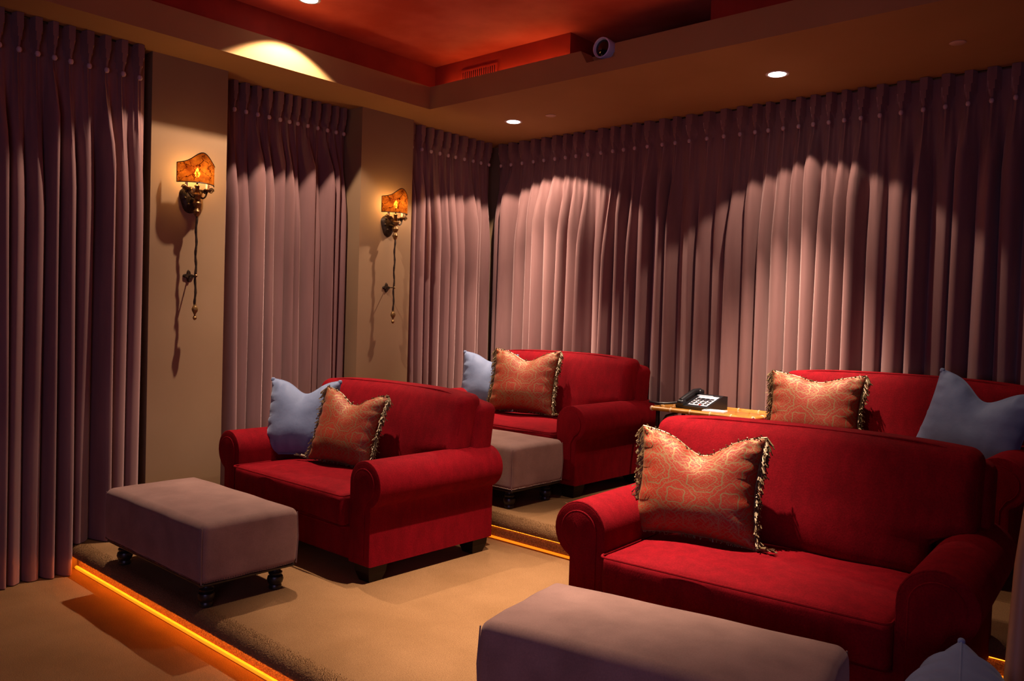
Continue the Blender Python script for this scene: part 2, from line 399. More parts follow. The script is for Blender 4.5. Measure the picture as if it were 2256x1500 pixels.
rope('amber rope light lying on the rear soffit ledge below the red ceiling', [(-4.7, YI + .075, ZF + .006), (AX0 + .02, YI + .075, ZF + .006)], 'ropecove')
rope('glowing amber rope light on the floor along the foot of the front step', [(-5.1, YS1 + .052, .008), (XR - .1, YS1 + .052, .008)], 'ropebase', .0105)
rope('glowing amber rope light on the carpet along the foot of the rear step', [(-4.9, YS2 + .052, P1 + .007), (XR - .1, YS2 + .052, P1 + .007)], 'ropebase', .008)
# ------------------------------------------------------------------ curtains
def curtain(name, p0, p1, nrm, ztop, zbot, n, amp, label, seed, group=None, head=.20):
    rnd = random.Random(seed)
    p0, p1, nrm = Vector(p0), Vector(p1), Vector(nrm)
    L = (p1 - p0).length; t = (p1 - p0) / L
    root = empty(name, (0, 0, 0)); tag(root, label, 'curtain', group)
    h = L / n
    edges = [0.0]
    for i in range(n): edges.append(edges[-1] + h * rnd.uniform(.78, 1.22))
    k = L / edges[-1]; edges = [e * k for e in edges]
    pl = [dict(c=(edges[i] + edges[i + 1]) / 2, h=(edges[i + 1] - edges[i]) / 2, a=amp * rnd.uniform(.65, 1.2), sk=rnd.uniform(-.35, .35),
               ph=rnd.uniform(0, 6.28), dr=rnd.uniform(-.35, .35), sub=rnd.uniform(.0, .5), lag=rnd.uniform(.35, .95)) for i in range(n)]
    zs = [ztop, ztop - .03, ztop - .08, ztop - .13, ztop - head + .035, ztop - head + .012, ztop - head - .012, ztop - head - .06]
    NZ = 22
    V = []; F = []; m = 16; us = [-1 + 2 * j / m for j in range(m)]
    cols = [(i, u) for i in range(n) for u in us] + [(n - 1, 1.0)]
    nrow = len(zs) + NZ
    for (i, u) in cols:
        p = pl[i]; zb = zbot(p0 + t * p['c'])
        rows = zs + [zs[-1] + (zb - zs[-1]) * ((j + 1) / NZ) for j in range(NZ)]
        for z in rows:
            dz = ztop - z
            if dz < head:      # goblet pleat narrowing to the button
                q = dz / head; wd = .50 - .36 * sm(.40, 1.0, q)
                d = .066 * (1 - .30 * sm(.5, 1, q)) * (1 - sm(wd * .75, wd * 1.25, abs(u)))
                off = 0
            else:
                g = sm(0, p['lag'], dz - head)
                dt = .024 * math.exp(-(u / .16) ** 2) + .012 * (math.exp(-((u - .45) / .16) ** 2) + math.exp(-((u + .45) / .16) ** 2)) * (1 - g)
                us2 = u + p['sk'] * (1 - u * u)
                df = p['a'] * (.5 + .5 * cos(PI * us2)) ** .8 + p['a'] * .22 * p['sub'] * sin(2 * PI * us2 + p['ph'])* (1 - u * u)
                d = dt * (1 - g) + df * g
                off = g * (.27 * sin(PI * u) * p['h'] + p['dr'] * p['h'] * (1 - abs(u)) * sm(.3, 2.6, dz) + .05 * p['h'] * sin(2.1 * z + p['ph']) * (1 - abs(u)))
                d += .018 * sm(1.0, 3.0, dz) * (1 - abs(u)) * sin(p['ph'])
            P = p0 + t * (p['c'] + u * p['h'] + off) + nrm * d
            V.append((P.x, P.y, z))
    for c in range(len(cols) - 1):
        for r in range(nrow - 1):
            F.append((c * nrow + r, (c + 1) * nrow + r, (c + 1) * nrow + r + 1, c * nrow + r + 1))
    mb = MB(); mb.v = V; mb.f = F
    mb.build('fabric', 'velvet', root, angle=60)
    first = None
    for i, p in enumerate(pl):
        P = p0 + t * p['c'] + nrm * .050
        if first is None:
            first = MB().lathe([(.001, -.016), (.010, -.012), (.015, 0), (.011, .013), (.001, .018)], n=10).build('button', 'button', root); first.location = (P.x, P.y, ztop - head)
        else:
            part(first, 'button', root, (P.x, P.y, ztop - head))
    tr = p0 + nrm * .004; te = p1 + nrm * .004
    MB().tube([(tr.x, tr.y, ztop - .004), (te.x, te.y, ztop - .004)], .006, 6).build('track', 'blackwood', root)
    return root
zt = ZS - .002
curtain('velvet_curtain', (-5.105, .35), (-5.105, 2.262), (1, 0), zt, lambda p: .006 if p.y < YS1 - .02 else P1 + .006, 21, .125,
        'mauve velvet pinch-pleat curtain hanging over the end of the front step', 3)
curtain('velvet_curtain', (-5.33, 2.84), (-5.33, 3.935), (1, 0), zt, lambda p: P1 + .006, 13, .12,
        'mauve velvet curtain in the niche between the two wall sconces', 5)
curtain('velvet_curtain', (-5.25, 4.485), (-5.25, 5.515), (1, 0), zt, lambda p: P2 + .006, 10, .12,
        'narrow velvet curtain between the rear wall sconce and the corner', 8)
curtain('velvet_curtain', (-5.205, 5.615), (1.66, 5.615), (0, -1), zt, lambda p: P2 + .006, 56, .125,
        'wide mauve velvet curtain covering the whole back wall behind the rear sofas', 11)

# ------------------------------------------------------------------ sofas
HW = 0.56                       # half of the seat width
def arm_profile(ins=0.0):
    cx, cz, r = .125, .515, .125 - ins
    p = [(ins, .09 + ins)]
    p += [(ins, .35)]
    for i in range(21):
        a = math.radians(180 - (180 + 66) * i / 20); p.append((cx + r * cos(a), cz + r * sin(a)))
    p += [(.172 - ins, .395 - ins * .2), (.172 - ins, .35), (.172 - ins, .09 + ins)]
    return p
def make_sofa():
    root = empty('sofa')
    MB().rbox(0, .46, .185, 2 * HW + .02, .88, .19, .018, (4, 4, 2)).build('base', 'red', root)
    for sgn in (-1, 1):
        pf = [(sgn * (HW + x), z) for x, z in arm_profile()]
        if sgn > 0: pf = pf
        arm = MB().prism(pf[::-1] if sgn > 0 else pf, 0, .93, .014).build('arm', 'red', root)
        ip = [(sgn * (HW + x), z) for x, z in arm_profile(.040)]
        MB().prism(ip[::-1] if sgn > 0 else ip, -.007, .02, .006).build('front_panel', 'red', arm)
        MB().tube([(sgn * (HW + x), -.003, z) for x, z in arm_profile(.040)], .0035, 6, closed=True).build('piping', 'red', arm)
        MB().tube([(sgn * (HW + x), .008, z) for x, z in arm_profile(.004)], .0045, 6, closed=True).build('piping', 'red', arm)
    # seat cushion with a soft crown
    def seat(x, y, z, p):
        c = (1 - x ** 4) * (1 - max(-1, min(1, y)) ** 4)
        p[2] += (.024 * c if z > 0 else 0) + .004 * sin(7 * x + 3 * y) * (z > 0)
        p[1] += -.010 * (1 - z * z) * (y < 0) + .006 * sin(5 * x) * (y < -.5)
        return p
    cu = MB().rbox(0, .335, .357, 2 * HW - .006, .73, .172, .030, (22, 12, 4), fn=seat).build('seat_cushion', 'red', root)
    def loop(zz, w, d0, d1, r=.03):
        pts = []
        for (cx, cy, a0) in ((w - r, d0 + r, -90), (w - r, d1 - r, 0), (-w + r, d1 - r, 90), (-w + r, d0 + r, 180)):
            for i in range(7):
                a = math.radians(a0 + 90 * i / 6); pts.append((cx + r * cos(a), cy + r * sin(a), zz))
        return pts
    for zz in (.440, .274):
        MB().tube(loop(zz, HW - .004, -.042 if zz > .3 else -.034, .70), .005, 6, closed=True).build('piping', 'red', cu)
    # back frame, raked, with a gently raised crest
    def back(x, y, z, p):
        t = (z + 1) / 2
        p[1] += .07 * t * t
        if z > 0: p[2] += z * (.060 * (1 - abs(x) ** 3.0) - .0)
        return p
    MB().rbox(0, .815, .485, 2 * (HW + .17), .165, .79, .045, (16, 2, 10), fn=back).build('back', 'red', root)
    BW = .70                   # T-shaped back cushion: wider above the arms
    def tw(z): return (HW - .012 + (BW - HW + .012) * sm(-.42, -.20, z)) / BW
    def bcush(x, y, z, p):
        t = (z + 1) / 2; c = (1 - abs(x) ** 3.5) * (1 - abs(z) ** 3)
        p[1] += .14 * t - (.048 * c if y < 0 else 0) + .004 * sin(6 * x + 4 * z) * (y < 0)
        if z > 0: p[2] += z * (.030 * (1 - abs(x) ** 3))
        p[0] *= tw(z)
        return p
    bc = MB().rbox(0, .645, .690, 2 * BW, .18, .50, .055, (20, 3, 16), fn=bcush).build('back_cushion', 'red', root)
    ed = []
    for i in range(72):
        a = 2 * PI * i / 72; ca, sa = cos(a), sin(a)
        z = math.copysign(abs(sa) ** .30, sa) * .985; ux = math.copysign(abs(ca) ** .22, ca) * .985
        t = (z + 1) / 2
        ed.append((ux * BW * tw(z), .645 - .060 + .14 * t, .690 + .25 * z + (z * .03 * (1 - abs(ux) ** 3) if z > 0 else 0)))
    MB().tube(ed, .0055, 6, closed=True).build('piping', 'red', bc)
    ft = None
    for x in (-.66, .66):
        for y in (.075, .845):
            if ft is None:
                V = []
                for (q, z) in ((.042, 0), (.058, .05), (.062, .095)): V += [(-q, -q, z), (q, -q, z), (q, q, z), (-q, q, z)]
                F = [(0, 3, 2, 1), (8, 9, 10, 11)] + [(4 * k + j, 4 * k + (j + 1) % 4, 4 * k + 4 + (j + 1) % 4, 4 * k + 4 + j) for k in (0, 1) for j in range(4)]
                ft = MB().add(V, F).build('foot', 'brownwood', root, smooth=False); ft.location = (x, y, 0)
            else: part(ft, 'foot', root, (x, y, 0))
    return root
sofa0 = make_sofa()
GS = 'red two-seat sofas in two rows'
SOFAS = [((-4.035, 2.655, P1), 0, 'red rolled-arm sofa by the sconce wall behind the ottoman with four visible sides of step light'),
         ((-1.37, 2.825, P1), 4.0, 'red rolled-arm sofa with a single fringed pillow standing before the rear step'),
         ((-4.085, 4.46, P2), 0, 'red rolled-arm sofa in the curtained corner left of the telephone table'),
         ((-1.51, 4.46, P2), 0, 'red rolled-arm sofa against the back curtain right of the telephone table')]
SOFAS[0] = (SOFAS[0][0], 0, 'red rolled-arm sofa on the front platform beside the sconce wall')
for i, (loc, a, lab) in enumerate(SOFAS):
    o = sofa0 if i == 0 else copy_tree(sofa0)
    o.location = loc; o.rotation_euler = (0, 0, math.radians(a)); tag(o, lab, 'sofa', GS)

# ------------------------------------------------------------------ ottomans
def make_ottoman(W=1.06, D=.52):
    root = empty('ottoman')
    def fn(x, y, z, p):
        if z > 0: p[2] += .014 * (1 - x * x) * (1 - y * y)
        p[0] *= 1 + .012 * (1 - z * z); p[1] *= 1 + .02 * (1 - z * z)
        p[1] += .003 * sin(9 * x); p[0] += .003 * sin(8 * y + 2 * z)
        return p
    body = MB().rbox(0, 0, .270, W, D, .290, .038, (14, 8, 6), fn=fn).build('upholstered_body', 'ottoman', root)
    for sx in (-1, 1):
        for sy in (-1, 1):
            x, y = sx * (W / 2 - .006), sy * (D / 2 - .006)
            MB().tube([(x * 1.0, y * 1.0, .135), (x * 1.011, y * 1.018, .27), (x, y, .395)], .0028, 5).build('seam', 'ottoman', body)
    MB().rbox(0, 0, .126, W - .02, D - .02, .014, .005, (2, 2, 1), 2).build('bottom_rail', 'blackwood', root)
    nails = MB(); w2, d2 = W / 2 - .002, D / 2 - .001
    path = []
    sp = .0125
    for (a, b, f) in ((-w2, w2, lambda t: (t, -d2)), (-d2, d2, lambda t: (w2, t)), (-w2, w2, lambda t: (t, d2)), (-d2, d2, lambda t: (-w2, t))):
        k = int((b - a) / sp)
        for i in range(1, k): path.append(f(a + (b - a) * i / k))
    for (x, y) in path:
        V = [(x + .0045, y, .142), (x - .0045, y, .142), (x, y + .0045, .142), (x, y - .0045, .142), (x, y, .1465), (x, y, .1375)]
        nails.add(V, [(0, 2, 4), (2, 1, 4), (1, 3, 4), (3, 0, 4), (2, 0, 5), (1, 2, 5), (3, 1, 5), (0, 3, 5)])
    tag(nails.build('nail_head_trim', 'nail', root), kind='stuff')
    prof = [(.024, 0), (.031, .004), (.033, .018), (.029, .026), (.036, .034), (.041, .050), (.037, .066), (.027, .072), (.033, .078), (.035, .086), (.026, .094), (.024, .104), (.040, .114), (.043, .126)]
    lg = None
    for sx in (-1, 1):
        for sy in (-1, 1):
            loc = (sx * (W / 2 - .085), sy * (D / 2 - .075), 0)
            if lg is None: lg = MB().lathe(prof, n=18).build('leg', 'blackwood', root); lg.location = loc
            else: part(lg, 'leg', root, loc)
    return root
ot0 = make_ottoman()
OT = [((-4.035, 2.108, P1), 0, 'taupe velvet ottoman standing over the glowing front step'),
      ((-1.35, 2.28, P1), 10, 'taupe velvet ottoman before the sofa with a single fringed pillow'),
      ((-3.93, 4.13, P2), 0, 'taupe velvet ottoman behind the sofa by the sconce wall, half hidden')]
for i, (loc, a, lab) in enumerate(OT):
    o = ot0 if i == 0 else copy_tree(ot0)
    o.location = loc; o.rotation_euler = (0, 0, math.radians(a)); tag(o, lab, 'ottoman', 'taupe velvet ottomans')

# ------------------------------------------------------------------ pillows
def pillow_mesh(W, H, T, chop, seed, wrinkle=.006, n=30, pinch=.07):
    """square cushion standing on its lower edge, front towards -y; chop = depth of the V knocked into its top"""
    rnd = random.Random(seed); ph = [rnd.uniform(0, 6.28) for _ in range(8)]
    def surf(u, v, side):
        # outline: concave edges, pointed ears
        x = W / 2 * u * (1 - pinch * (1 - v * v) * abs(u) ** 2); z = H / 2 * v * (1 - pinch * (1 - u * u) * abs(v) ** 2)
        cz = chop * math.exp(-((u - .05) / .42) ** 2) * sm(-.5, 1.0, v)
        z -= cz
        th = T / 2 * ((1 - abs(u) ** 2.6) ** .55) * ((1 - abs(v) ** 2.6) ** .55)
        th *= 1 - .22 * sm(.1, .9, v) * math.exp(-(u / .30) ** 2) * (chop > .02) + .14 * sm(.2, -.5, v)
        e = max(abs(u), abs(v)); edge = sm(.55, .95, e) * (1 - sm(.97, 1.0, e))
        al = v if abs(u) > abs(v) else u
        th += wrinkle * edge * (sin(19 * al + ph[0]) + .7 * sin(31 * al + ph[1])) + wrinkle * .5 * sin(6 * u + ph[2]) * sin(5 * v + ph[3]) * (1 - e)
        return (x, side * max(th, 0.0), z + H / 2)
    V = []; UV = []; F = []
    for side in (-1, 1):
        for i in range(n + 1):
            for j in range(n + 1):
                u = sin(PI / 2 * (2 * i / n - 1)); v = sin(PI / 2 * (2 * j / n - 1))
                V.append(surf(u, v, side)); UV.append(((u + 1) / 2, (v + 1) / 2))
    K = (n + 1) ** 2
    for s_ in (0, 1):
        for i in range(n):
            for j in range(n):
                a = s_ * K + i * (n + 1) + j
                q = (a, a + n + 1, a + n + 2, a + 1)
                F.append(q if s_ == 0 else q[::-1])
    edgeL = [surf(-1, 2 * j / 60 - 1, 0) for j in range(61)]; edgeR = [surf(1, 2 * j / 60 - 1, 0) for j in range(61)]
    edgeT = [surf(2 * j / 60 - 1, 1, 0) for j in range(61)]; edgeB = [surf(2 * j / 60 - 1, -1, 0) for j in range(61)]
    return V, F, UV, (edgeL, edgeR, edgeT, edgeB)
def make_pillow(name, W, H, T, chop, seed, mt, fringe=False):
    V, F, UV, (eL, eR, eT, eB) = pillow_mesh(W, H, T, chop, seed, pinch=.10 if fringe else .06)
    me = bpy.data.meshes.new('cover'); me.from_pydata(V, [], F)
    uvl = me.uv_layers.new(name='UVMap')
    for lp in me.loops: uvl.data[lp.index].uv = UV[lp.vertex_index]
    import bmesh
    bm = bmesh.new(); bm.from_mesh(me); bmesh.ops.remove_doubles(bm, verts=bm.verts, dist=.0006)
    bmesh.ops.recalc_face_normals(bm, faces=bm.faces); bm.to_mesh(me); bm.free()
    me.shade_smooth(); me.materials.append(M[mt])
    root = empty(name)
    c = bpy.data.objects.new('cover', me); COL.objects.link(c); c.parent = root
    if fringe:
        rnd = random.Random(seed + 50); fb = MB()
        def strand(p, d, ln):
            p = Vector(p); d = Vector(d); g = Vector((0, 0, -1)); pts = [p]
            for k in range(3):
                d = (d + g * .28 + Vector((rnd.uniform(-.3, .3), rnd.uniform(-.5, .5), rnd.uniform(-.3, .3)))).normalized()
                q = pts[-1] + d * ln / 3
                if q.z < .004: q.z = .004
                pts.append(q)
            fb.tube(pts, lambda t: .0026 * (1 - .3 * t) + .0016 * (t > .9), 3)
        for E_, sx in ((eL, -1), (eR, 1)):
            for k in range(330):
                t = rnd.random() * 60; i = min(59, int(t)); a = t - i
                p = Vector(E_[i]).lerp(Vector(E_[i + 1]), a)
                strand(p, (sx * .62, rnd.uniform(-.45, .35), -.55), rnd.uniform(.03, .06))
        for E_, sz in ((eT, 1), (eB, -1)):
            for k in range(70):
                t = rnd.random() * 60; i = min(59, int(t)); a = t - i
                p = Vector(E_[i]).lerp(Vector(E_[i + 1]), a)
                strand(p, (rnd.uniform(-.5, .5), rnd.uniform(-.6, .2), sz * .5), rnd.uniform(.010, .02))
        fo = fb.build('fringe', 'fringe', root); tag(fo, kind='stuff')
        cord = MB()
        for E_ in (eL, eR, eT, eB): cord.tube(E_, .0045, 5)
        cord.build('edge_braid', 'fringe', root)
        # corner tassels
        for E_, i, sx in ((eL, 0, -1), (eR, 0, 1)):
            p = Vector(E_[i]); tb = MB()
            q = p + Vector((sx * .045, -.02, 0)); q.z = max(q.z, .012)
            tb.tube([p, (p + q) / 2 + Vector((0, 0, .006)), q], lambda t: .005 + .006 * t, 6)
            for k in range(14):
                e = q + Vector((sx * rnd.uniform(.02, .045), rnd.uniform(-.03, .015), rnd.uniform(-.012, .008))); e.z = max(e.z, .004)
                tb.tube([q, (q + e) / 2, e], .002, 3)
            tb.build('tassel', 'fringe', root)
    else:
        for i, (E_) in enumerate((eL, eR, eT, eB)): pass
        pip = MB()
        for E_ in (eL, eR, eT, eB): pip.tube(E_, .0035, 5)
        pip.build('piping', mt, root)
        for E_, i, dx in ((eL, 0, -1), (eR, 0, 1), (eL, 60, -1), (eR, 60, 1)):
            p = Vector(E_[i])
            kb = MB().rbox(0, 0, 0, .026, .020, .026, .009, (1, 1, 1), 3).build('corner_knot', mt, root); kb.location = p + Vector((-dx * .006, 0, .008 if i == 0 else -.006))
    return root
def place(o, loc, rz, lean, roll, label, cat, group):
    o.location = loc
    o.rotation_euler = (Matrix.Rotation(math.radians(rz), 4, 'Z') @ Matrix.Rotation(math.radians(-lean), 4, 'X') @ Matrix.Rotation(math.radians(roll), 4, 'Y')).to_euler()
    tag(o, label, cat, group)
GG, GB = 'fringed brocade pillows', 'blue velvet pillows'
SZ = .470                        # seat height under a pillow
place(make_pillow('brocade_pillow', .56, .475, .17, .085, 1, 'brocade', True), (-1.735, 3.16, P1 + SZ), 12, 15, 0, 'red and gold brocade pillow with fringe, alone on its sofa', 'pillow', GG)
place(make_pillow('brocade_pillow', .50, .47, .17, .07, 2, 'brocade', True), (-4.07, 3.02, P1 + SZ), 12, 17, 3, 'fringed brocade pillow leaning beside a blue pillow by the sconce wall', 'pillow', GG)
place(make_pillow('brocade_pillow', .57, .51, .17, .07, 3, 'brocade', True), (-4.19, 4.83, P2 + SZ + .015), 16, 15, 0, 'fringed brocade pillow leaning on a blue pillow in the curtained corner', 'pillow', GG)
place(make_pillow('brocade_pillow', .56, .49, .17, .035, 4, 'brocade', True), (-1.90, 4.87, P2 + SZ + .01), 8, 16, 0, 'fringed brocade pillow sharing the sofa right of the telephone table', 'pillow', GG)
place(make_pillow('blue_pillow', .47, .50, .19, .08, 5, 'blue'), (-4.485, 3.01, P1 + SZ), 34, 14, 0, 'blue velvet pillow behind a brocade pillow by the sconce wall', 'pillow', GB)
place(make_pillow('blue_pillow', .46, .47, .19, .06, 6, 'blue'), (-4.60, 4.87, P2 + SZ), 30, 12, 2, 'blue velvet pillow behind a brocade pillow in the curtained corner', 'pillow', GB)
place(make_pillow('blue_pillow', .52, .50, .18, .10, 7, 'blue'), (-1.10, 4.86, P2 + SZ + .03), -6, 16, 12, 'blue velvet pillow in shade on the sofa right of the telephone table', 'pillow', GB)
place(make_pillow('blue_pillow', .46, .50, .36, .0, 8, 'blue'), (-.50, 2.47, P1), 102, 3, 0, 'blue velvet pillow standing on edge on the carpet by a rolled sofa arm', 'pillow', GB)

# ------------------------------------------------------------------ wall sconces
def make_sconce(loc, label):
    root = empty('wall_sconce', loc)          # origin on the pillar face at rod height; +x points into the room
    rx = .095
    def V3(y, z, x=rx): return (x, y, z)
    # shield-shaped backplate
    pts = []
    for i in range(24):
        a = 2 * PI * i / 24
        y = .070 * sin(a) * (1 - .10 * cos(3 * a)); z = (.070 if cos(a) > 0 else .105) * cos(a)
        pts.append((y, z))
    bp = MB(); m = len(pts)
    Vv = [(0.001, y, z + .795) for y, z in pts] + [(.022, y * .82, z * .86 + .795) for y, z in pts] + [(.03, y * .5, z * .5 + .795) for y, z in pts]
    bp.add(Vv, [(k * m + j, k * m + (j + 1) % m, (k + 1) * m + (j + 1) % m, (k + 1) * m + j) for k in (0, 1) for j in range(m)] + [tuple(range(m))[::-1], tuple(2 * m + j for j in range(m))])
    bpo = bp.build('backplate', 'iron', root)
    rs = random.Random(3)
    for k in range(7):
        a = 2 * PI * k / 7
        MB().lathe([(.001, -.007), (.008, -.004), (.010, 0), (.006, .006), (.001, .008)], c=(.026, .045 * sin(a), .795 + .055 * cos(a)), n=8, axis='x').build('rosette', 'iron', bpo)
    MB().tube([(.02, 0, .78), (.06, 0, .77), (rx, 0, .76)], .012, 8).build('bracket', 'iron', root)
    # wrought twisted rod
    rod = MB(); rod.tube([V3(.0025 * sin(z * 40), z, rx + .0025 * cos(z * 40)) for z in [.10 + .62 * i / 40 for i in range(41)]], lambda t: .0075 + .0012 * sin(t * 60), 8)
    rod.build('rod', 'iron', root)
    MB().lathe([(.003, .0), (.010, .006), (.013, .016), (.008, .026), (.004, .032), (.009, .044), (.018, .060), (.020, .072), (.014, .088), (.008, .096), (.008, .105)], c=(rx, 0, .0), n=14).build('finial', 'gilt', root)
    MB().lathe([(.008, .665), (.017, .68), (.022, .697), (.013, .713), (.011, .72), (.020, .733), (.026, .75), (.019, .765), (.013, .773), (.025, .787), (.030, .803), (.016, .82), (.013, .85), (.018, .86), (.010, .868)], c=(rx, 0, 0), n=14).build('vase_column', 'gilt', root)
    # arms with leafy scrolls
    for s_ in (-1, 1):
        pts = []
        for i in range(15):
            t = i / 14; pts.append((rx + .012 * sin(PI * t), s_ * (.012 + .058 * t), .800 - .022 * sin(PI * t) + .035 * t * t))
        arm = MB().tube(pts, lambda t: .007 - .002 * t, 7).build('arm', 'iron', root)
        MB().lathe([(.004, .0), (.024, .008), (.027, .014), (.012, .018), (.010, .02)], c=(rx, s_ * .070, .828), n=14).build('drip_pan', 'gilt', arm)
        cs = MB().lathe([(.0105, 0), (.0105, .055), (.006, .058)], c=(rx, s_ * .070, .843), n=12).build('candle_sleeve', 'candle', root)
        for q in range(3):
            sp = []
            for i in range(18):
                a = i / 17 * 3.6 * PI; r = .020 * (1 - i / 20)
                sp.append((rx - .012 + .012 * q, s_ * (.030 + .030 * q) + s_ * r * cos(a), .822 + .008 * q + r * sin(a)))
            MB().tube(sp, .0042, 5).build('scroll', 'gilt' if q != 1 else 'iron', arm)
    # harp carrying the bulb and the shade
    MB().tube([(rx, 0, .86), (rx, 0, .915)], .006, 8).build('stem', 'iron', root)
    bulb = MB().lathe([(.005, 0), (.009, .006), (.016, .020), (.017, .030), (.012, .043), (.005, .056), (.001, .064)], c=(rx, 0, .912), n=14).build('bulb', 'bulb', root)
    # half-round shade with an arched top
    nW, nH = 28, 6; R = .128
    def top(t): return .995 + .068 * math.exp(-((t) / .42) ** 2) - .0 * t
    def P(i, j, dr=0.0):
        t = -1 + 2 * i / nW; a = t * math.radians(76)
        z = .872 + (top(t) - .872) * j / nH
        return (.042 + (R + dr) * cos(a) * .98, (R + dr) * sin(a), z)
    sh = MB(); V = [P(i, j) for i in range(nW + 1) for j in range(nH + 1)]
    sh.add(V, [(i * (nH + 1) + j, (i + 1) * (nH + 1) + j, (i + 1) * (nH + 1) + j + 1, i * (nH + 1) + j + 1) for i in range(nW) for j in range(nH)])
    so = sh.build('shade', 'shade', root)
    rim = [P(i, 0) for i in range(nW + 1)] + [P(nW, j) for j in range(1, nH + 1)] + [P(i, nH) for i in range(nW - 1, -1, -1)] + [P(0, j) for j in range(nH - 1, 0, -1)]
    MB().tube(rim, .0030, 6, closed=True).build('rim', 'brownwood', so)
    MB().tube([(rx, 0, .90), (.13, 0, .885), (.042 + R * .98, 0, .90)], .002, 5).build('shade_clip', 'iron', so)
    # quatrefoil wall bracket low on the rod
    q = MB(); pts = []
    for i in range(32):
        a = 2 * PI * i / 32; r = .030 + .010 * cos(4 * a); pts.append((r * sin(a), r * cos(a)))
    m = len(pts)
    q.add([(.001, y, z + .285) for y, z in pts] + [(.012, y * .8, z * .8 + .285) for y, z in pts], [(j, (j + 1) % m, m + (j + 1) % m, m + j) for j in range(m)] + [tuple(range(m))[::-1], tuple(m + j for j in range(m))])
    qo = q.build('quatrefoil_bracket', 'iron', root)
    MB().tube([(.01, 0, .285), (rx - .004, 0, .285)], .004, 6).build('standoff', 'iron', qo)
    MB().lathe([(.001, -.008), (.008, -.004), (.009, .002), (.001, .009)], c=(rx + .008, 0, .285), n=10, axis='x').build('knob', 'gilt', qo)
    tag(root, label, 'wall sconce', 'bronze wall sconces')
    ld = bpy.data.lights.new('sconce_glow', 'POINT'); lo = bpy.data.objects.new('sconce_glow', ld); COL.objects.link(lo)
    lo.parent = root; lo.location = (rx, 0, .94); ld.energy = 1.5; ld.color = (1, .55, .2); ld.shadow_soft_size = .012
    return root
make_sconce((XP, 2.575, 1.49), 'lit bronze sconce with amber shade between two curtains above the front ottoman')
make_sconce((XP, 4.225, 1.49), 'lit bronze sconce with amber shade on the pillar nearer the corner')

# ------------------------------------------------------------------ recessed lights and cover plates in the ceiling
def downlight(x, y, z, label):
    r = empty('downlight', (x, y, z)); tag(r, label, 'ceiling light', 'recessed ceiling lights')
    MB().lathe([(.052, -.001), (.064, -.004), (.071, -.003), (.073, .0005)], n=32).build('trim_ring', 'white', r)
    MB().lathe([(.0, -.0065), (.030, -.0065), (.052, -.0045), (.053, -.001)], n=32).build('lens', 'lens', r)
downlight(-4.476, 4.975, ZS, 'bright recessed downlight in the soffit over the curtained corner')
downlight(-2.246, 4.972, ZS, 'bright recessed downlight in the soffit above the fringed pillow on the right rear sofa')
downlight(-4.46, 3.0, ZC, 'recessed downlight in the red ceiling beside the left soffit')
downlight(-2.25, 3.05, ZC, 'recessed downlight in the middle of the red ceiling')
for (x, y, lab) in ((-4.094, 4.985, 'small pale round cover plate in the soffit beside the corner downlight'), (-1.221, 4.985, 'small round cover plate on the dark soffit over the blue pillow')):
    o = MB().lathe([(.040, .001), (.043, -.003), (.038, -.006), (.0, -.007)], n=28).build('cover_plate', 'plate'); o.location = (x, y, ZS); tag(o, lab, 'cover plate')

# ------------------------------------------------------------------ projector and air vents up in the tray
def projector():
    r = empty('projector', (-3.08, YI + .16, ZF - .009)); tag(r, 'black ceiling projector with a white lens ring behind the soffit notch', 'projector')
    MB().rbox(.12, .28, .052, .70, .46, .100, .02, (4, 3, 2)).build('body', 'black', r)
    MB().rbox(-.26, .16, .030, .30, .12, .055, .01, (2, 2, 1)).build('shelf', 'black', r)
    ln = MB().lathe([(.052, .10), (.060, .0), (.066, -.105), (.068, -.150), (.066, -.160), (.060, -.163), (.056, -.154), (.055, -.12)], c=(-.10, .06, .026), n=32, axis='y').build('lens_ring', 'ring', r)
    MB().lathe([(.056, -.11), (.054, -.142), (.030, -.152), (.0, -.155)], c=(-.10, .06, .026), n=28, axis='y').build('lens_glass', 'glassblack', r)
projector()
def vent(x0, x1, z0, z1, y, label):
    r = empty('air_vent', ((x0 + x1) / 2, y, z0)); tag(r, label, 'air vent'); w = (x1 - x0) / 2; h = z1 - z0
    MB().box(-w, w, -.003, 0, 0, h).build('backing', 'dark', r, smooth=False)
    f = MB().box(-w - .012, w + .012, -.012, 0, h, h + .012).box(-w - .012, w + .012, -.012, 0, -.012, 0).box(-w - .012, -w, -.012, 0, 0, h).box(w, w + .012, -.012, 0, 0, h)
    f.build('frame', 'vent', r, smooth=False)
    n = 16; sl = None
    for i in range(n):
        x = -w + 2 * w * (i + .5) / n
        if sl is None: sl = MB().box(-.0045, .0045, -.010, -.002, 0, h).build('slat', 'vent', r, smooth=False); sl.location = (x, 0, 0); sl.rotation_euler = (0, 0, .5)
        else: part(sl, 'slat', r, (x, 0, 0), (0, 0, .5))
vent(-4.53, -4.18, ZF + .02, ZF + .105, YBB - .001, 'red painted air vent grille above the rear soffit near the corner')
vent(-1.92, -1.70, ZF + .02, ZF + .105, YBB - .001, 'red painted air vent grille above the rear soffit right of the projector')

